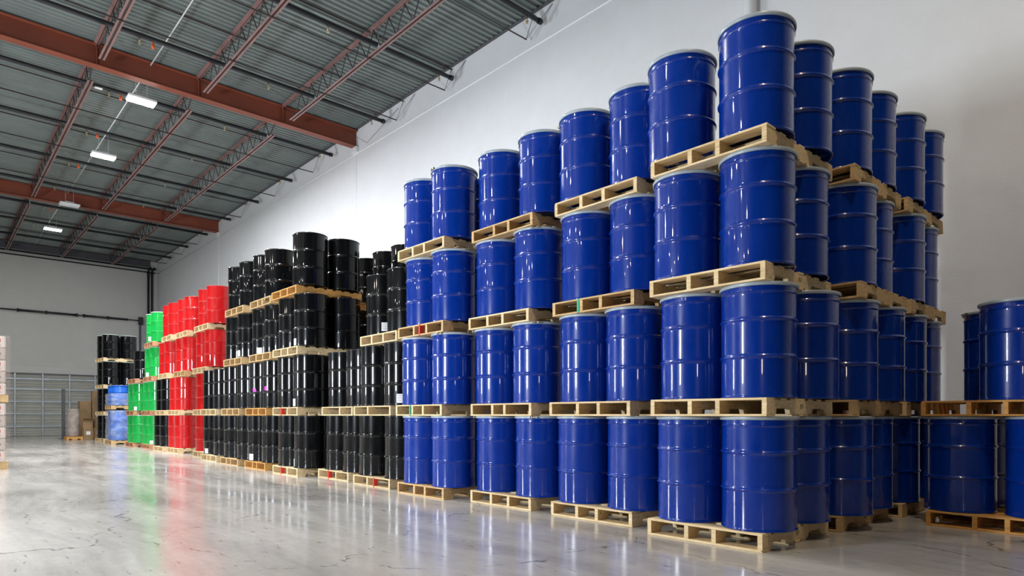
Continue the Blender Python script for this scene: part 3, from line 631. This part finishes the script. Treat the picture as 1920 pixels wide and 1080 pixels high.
PL = ['on the floor', 'under the second level', 'under the third level', 'under the top level']
for n, i, x, y, rz, k in PA:
    c = tone(n, i, k)
    lv = PL[i]
    if n in 'FJR' and i == 1: lv = 'under the upper drums'
    if n in 'EO' and i == 2: lv = 'under the top drums'
    if n == 'A' and k: s = 'nearest blue stack, %s along its right side' % ('second' if k == 1 else 'third')
    elif n == 'Z': s = 'black back-row stacks, %s one' % ('left' if k == 0 else 'right')
    else: s = ST[n]
    pallet(n, i, x, y, rz, k, '%s pallet %s, %s' % (WN[c], lv, s))
def mark(key, fx, mat, nm, lab):
    t = PAL[key]
    bm = bmesh.new(); box(bm, -.013, -.004, .001, .013, .06, .139, .001); o = link(nm, mesh(bm, nm, mat), t, ((fx-.5)*W, 0, 0)); o['label'] = lab
for key, fx in ((('G',0,0), .36), (('F',0,0), .36), (('E',0,0), .58), (('G',1,0), .36), (('D',1,0), .0)):
    if key[0] != 'D': mark(key, fx, M['redtape'], 'paint_mark', 'red paint stripe')
mark(('D',2,0), .50, M['redtape'], 'paint_mark', 'red paint stripe')
mark(('D',1,0), .33, M['greentape'], 'paint_mark', 'green paint stripe')
mark(('B',2,0), .34, M['greentape'], 'paint_mark', 'green paint stripe')
ST1 = textmesh('IS7', .05, M['ink'])
for key in (('A',0,0), ('A',1,0), ('A',0,1), ('A',2,0)):
    t = PAL[key]; link('stamp', ST1, t, (W/2+.0006-.0005, .60, .075), (PI/2, 0, PI/2))
# ---------------------------------------------------------------- wrapped blue goods between the green and the far black stack
def wrapshell(name, x0, y0, z0, x1, y1, z1, mat, parent, seed, bulge=.03, n=10, r=.10, m=12, cap=True):
    rr = random.Random(seed); bm = bmesh.new(); rings = []
    base = []
    for (cx_, cy_, a0) in ((x1-r, y1-r, 0), (x0+r, y1-r, 90), (x0+r, y0+r, 180), (x1-r, y0+r, 270)):
        for j in range(5):
            a = math.radians(a0+90*j/4); base.append((cx_+r*math.cos(a), cy_+r*math.sin(a)))
    pts = []
    for j in range(len(base)):
        a, b_ = base[j], base[(j+1) % len(base)]; pts.append(a)
        if math.dist(a, b_) > .3:
            for q in (1, 2, 3): pts.append((a[0]+(b_[0]-a[0])*q/4, a[1]+(b_[1]-a[1])*q/4))
    cx_, cy_ = (x0+x1)/2, (y0+y1)/2
    for k in range(m+1):
        z = z0+(z1-z0)*k/m; s = 1+rr.uniform(-bulge, bulge)
        rings.append([bm.verts.new((cx_+(px-cx_)*(s+rr.uniform(-.008, .008)), cy_+(py-cy_)*(s+rr.uniform(-.008, .008)), z)) for px, py in pts])
    for A, B in zip(rings, rings[1:]):
        for j in range(len(A)):
            f = bm.faces.new([A[j], A[(j+1) % len(A)], B[(j+1) % len(A)], B[j]]); f.smooth = True
    c_ = bm.verts.new((cx_, cy_, z1+.01)) if cap else None
    for j in range(len(A) if cap else 0): bm.faces.new([rings[-1][j], rings[-1][(j+1) % len(A)], c_])
    return link(name, mesh(bm, name, mat), parent)
def plastic_drum(x, y, z, h, r, label, mat, group):
    t = thing('plastic_drum', label, 'drum', (x, y, z), random.uniform(0, 6), group)
    bm = bmesh.new()
    p = [(0, .01), (r-.03, 0), (r-.005, .02), (r, .06)]
    for f in (.33, .66): p += [(r, h*f-.02), (r+.008, h*f-.008), (r+.008, h*f+.008), (r, h*f+.02)]
    p += [(r, h-.09), (r-.012, h-.06), (r-.03, h-.045)]
    lathe(bm, p, 36); link('body', mesh(bm, 'body', mat), t)
    bm = bmesh.new(); lathe(bm, [(r-.032, h-.05), (r+.002, h-.045), (r+.004, h-.02), (r-.01, h), (r-.05, h-.008), (0, h-.008)], 36); link('lid', mesh(bm, 'lid', mat), t)
    return t
wx, wy = -26.15, 5.36
pallet('W', 0, wx, wy-.61, 0, 0, 'tan pallet on the floor under the film-wrapped blue goods', 0, 'tan')
pallet('W', 1, wx, wy-.61, 0, 0, 'tan pallet between the two film-wrapped blue loads', 1.22, 'tan')
for lv, (zz, h) in enumerate(((.14, 1.04), (1.36, .70))):
    for j, (sx, sy) in enumerate(((-1, -1), (1, -1), (1, 1), (-1, 1))):
        mt = M['plastblue'] if sy < 0 else M['teal']
        plastic_drum(wx+sx*.27, wy+sy*.30, zz, h, .255, '%s plastic drum under film, %s load, %s' % ('blue' if sy < 0 else 'teal', ('lower', 'upper')[lv], ('front left', 'front right', 'back right', 'back left')[j]), mt, 'plastic drums wrapped in film')
    fo = wrapshell('film_wrap', wx-.56, wy-.61, zz+.01, wx+.56, wy+.62, zz+h+.01 if lv == 0 else zz+h*.60, M['film'], None, 5+lv, .02, cap=(lv == 0))
    tag(fo, ('cloudy stretch film around the lower blue load', 'cloudy stretch film around the upper blue load')[lv], 'film', 'stretch film wraps')
# ---------------------------------------------------------------- wrapped cartons at the left picture edge
cx0, cx1, cy0, cy1 = -16.55, -15.42, -.02, 1.14
pallet('V', 0, (cx0+cx1)/2, cy0-.02, 0, 0, 'dark worn pallet on the floor under the wrapped cartons', 0, 'tan')
pallet('V', 1, (cx0+cx1)/2, cy0-.02, 0, 0, 'pallet halfway up the wrapped carton tower', 1.27, 'tan')
T4 = textmesh('400', .15, M['redprint']); T5 = textmesh('net wt', .045, M['redprint'])
for lv, z0 in enumerate((.14, 1.41)):
    for r_ in range(5):
        h = .218; z = z0+r_*(h+.004)
        for j, (ya, yb) in enumerate(((cy0, .555), (.565, cy1))):
            k = 'right' if j else 'left'
            white = (r_ % 2 == 0)
            t = thing('carton', '%s carton, %s tower half, row %s from the bottom, %s column' % ('white printed' if white else 'beige', ('lower', 'upper')[lv], ('one', 'two', 'three', 'four', 'five')[r_], k), 'box', ((cx0+cx1)/2, (ya+yb)/2, z), 0, 'wrapped cartons at the left edge')
            dd = .012*math.sin(r_*2.1+lv); hx = (cx1-cx0)/2+dd; hy = (yb-ya)/2
            bm = bmesh.new(); box(bm, -hx, -hy, 0, hx, hy, h, .022); link('carton_body', mesh(bm, 'carton_body', M['carton'] if white else M['carton2']), t)
            if white:
                link('lettering', T4, t, (hx+.0005, hy-.185, h*.60), (PI/2, 0, PI/2))
                link('lettering', T5, t, (hx+.0005, hy-.13, h*.25), (PI/2, 0, PI/2))
            else:
                bm = bmesh.new(); tube(bm, (hx, hy-.11, h*.5), (hx+.001, hy-.11, h*.5), .035, 16); link('round_mark', mesh(bm, 'round_mark', M['greyprint']), t)
    fo = wrapshell('film_wrap', cx0-.03, cy0-.06, z0+.005, cx1+.045, cy1+.07, z0+1.118, M['filmtan'], None, 11+lv, .012, r=.07, m=20)
    tag(fo, ('dusty stretch film around the lower half of the carton tower', 'dusty stretch film around the upper half of the carton tower')[lv], 'film', 'stretch film wraps')
# ---------------------------------------------------------------- odds and ends by the far wall
def carton(x, y, z, sx, sy, sz, rz, label, mat='card', open_=False):
    t = thing('cardboard_box', label, 'box', (x, y, z), math.radians(rz), 'brown cardboard boxes by the far wall')
    bm = bmesh.new()
    if open_:
        w = .008
        box(bm, -sx/2, -sy/2, 0, sx/2, sy/2, w); box(bm, -sx/2, -sy/2, w, -sx/2+w, sy/2, sz); box(bm, sx/2-w, -sy/2, w, sx/2, sy/2, sz)
        box(bm, -sx/2+w, -sy/2, w, sx/2-w, -sy/2+w, sz); box(bm, -sx/2+w, sy/2-w, w, sx/2-w, sy/2, sz)
    else: box(bm, -sx/2, -sy/2, 0, sx/2, sy/2, sz, .008)
    link('box_body', mesh(bm, 'box_body', M[mat]), t)
    if open_:
        for s in (-1, 1):
            bm = bmesh.new(); box(bm, 0, -sy/2, 0, .22, sy/2, .006)
            link('flap', mesh(bm, 'flap', M[mat]), t, (s*sx/2, 0, sz), (0, math.radians(-25 if s > 0 else 205), 0))
    else:
        bm = bmesh.new(); box(bm, -.03, -sy/2-.001, sz*.3, .03, sy/2+.001, sz+.001); link('packing_tape', mesh(bm, 'packing_tape', M['tape']), t)
        bm = bmesh.new(); box(bm, sx/2, -.09, sz*.45, sx/2+.002, .06, sz*.45+.14); link('shipping_label', mesh(bm, 'shipping_label', M['label']), t)
M['tape'] = simple('packing_tape', (.36, .26, .16), .35)
t = pallet('U', 0, -31.9, 4.28, 0, 0, 'small orange-brown pallet under the wrapped roll by the dock door', 0, 'orange'); t.scale = (.72, .46, 1)
t = thing('wrapped_roll', 'dusty film-wrapped fibre drum standing by the dock door', 'roll', (-31.9, 4.56, .14))
bm = bmesh.new(); rr = random.Random(4); lathe(bm, [(0, 0), (.20, 0)] + [(.212+rr.uniform(-.010, .010), .06+.075*k) for k in range(14)] + [(.205, 1.10), (.20, 1.13), (0, 1.14)], 32); link('body', mesh(bm, 'body', simple('kraft_fibre', (.42, .36, .31), .7, 0, .3, .25, 6, .01, 12)), t)
bm = bmesh.new(); lathe(bm, [(.235+rr.uniform(-.010, .012), .02+.10*k) for k in range(11)], 28); link('film', mesh(bm, 'film', M['filmtan']), t)
carton(-31.7, 5.02, 0, .45, .36, .46, 4, 'brown box on the floor beside the wrapped roll')
carton(-31.6, 5.42, 0, .45, .36, .50, -6, 'brown box on the floor close to the far black stack')
carton(-31.72, 5.02, .46, .40, .34, .34, -5, 'opened brown box stacked on the floor box', open_=True)
carton(-31.65, 5.43, .50, .38, .34, .36, 7, 'small brown box stacked beside the far black stack')
carton(-33.0, 5.12, 0, .40, .42, 1.62, 2, 'upright brown box standing tall behind the pile')
carton(-33.0, 5.62, 0, .40, .48, 2.08, -2, 'tallest upright brown box behind the far black stack')
t = thing('steel_post', 'black steel post standing in front of the dock door', 'post', (-33.4, 4.42, 0))
boxo('post', M['darksteel'], -.06, -.06, .02, .06, .06, 2.15, t, .008); boxo('base_plate', M['darksteel'], -.14, -.14, 0, .14, .14, .02, t)
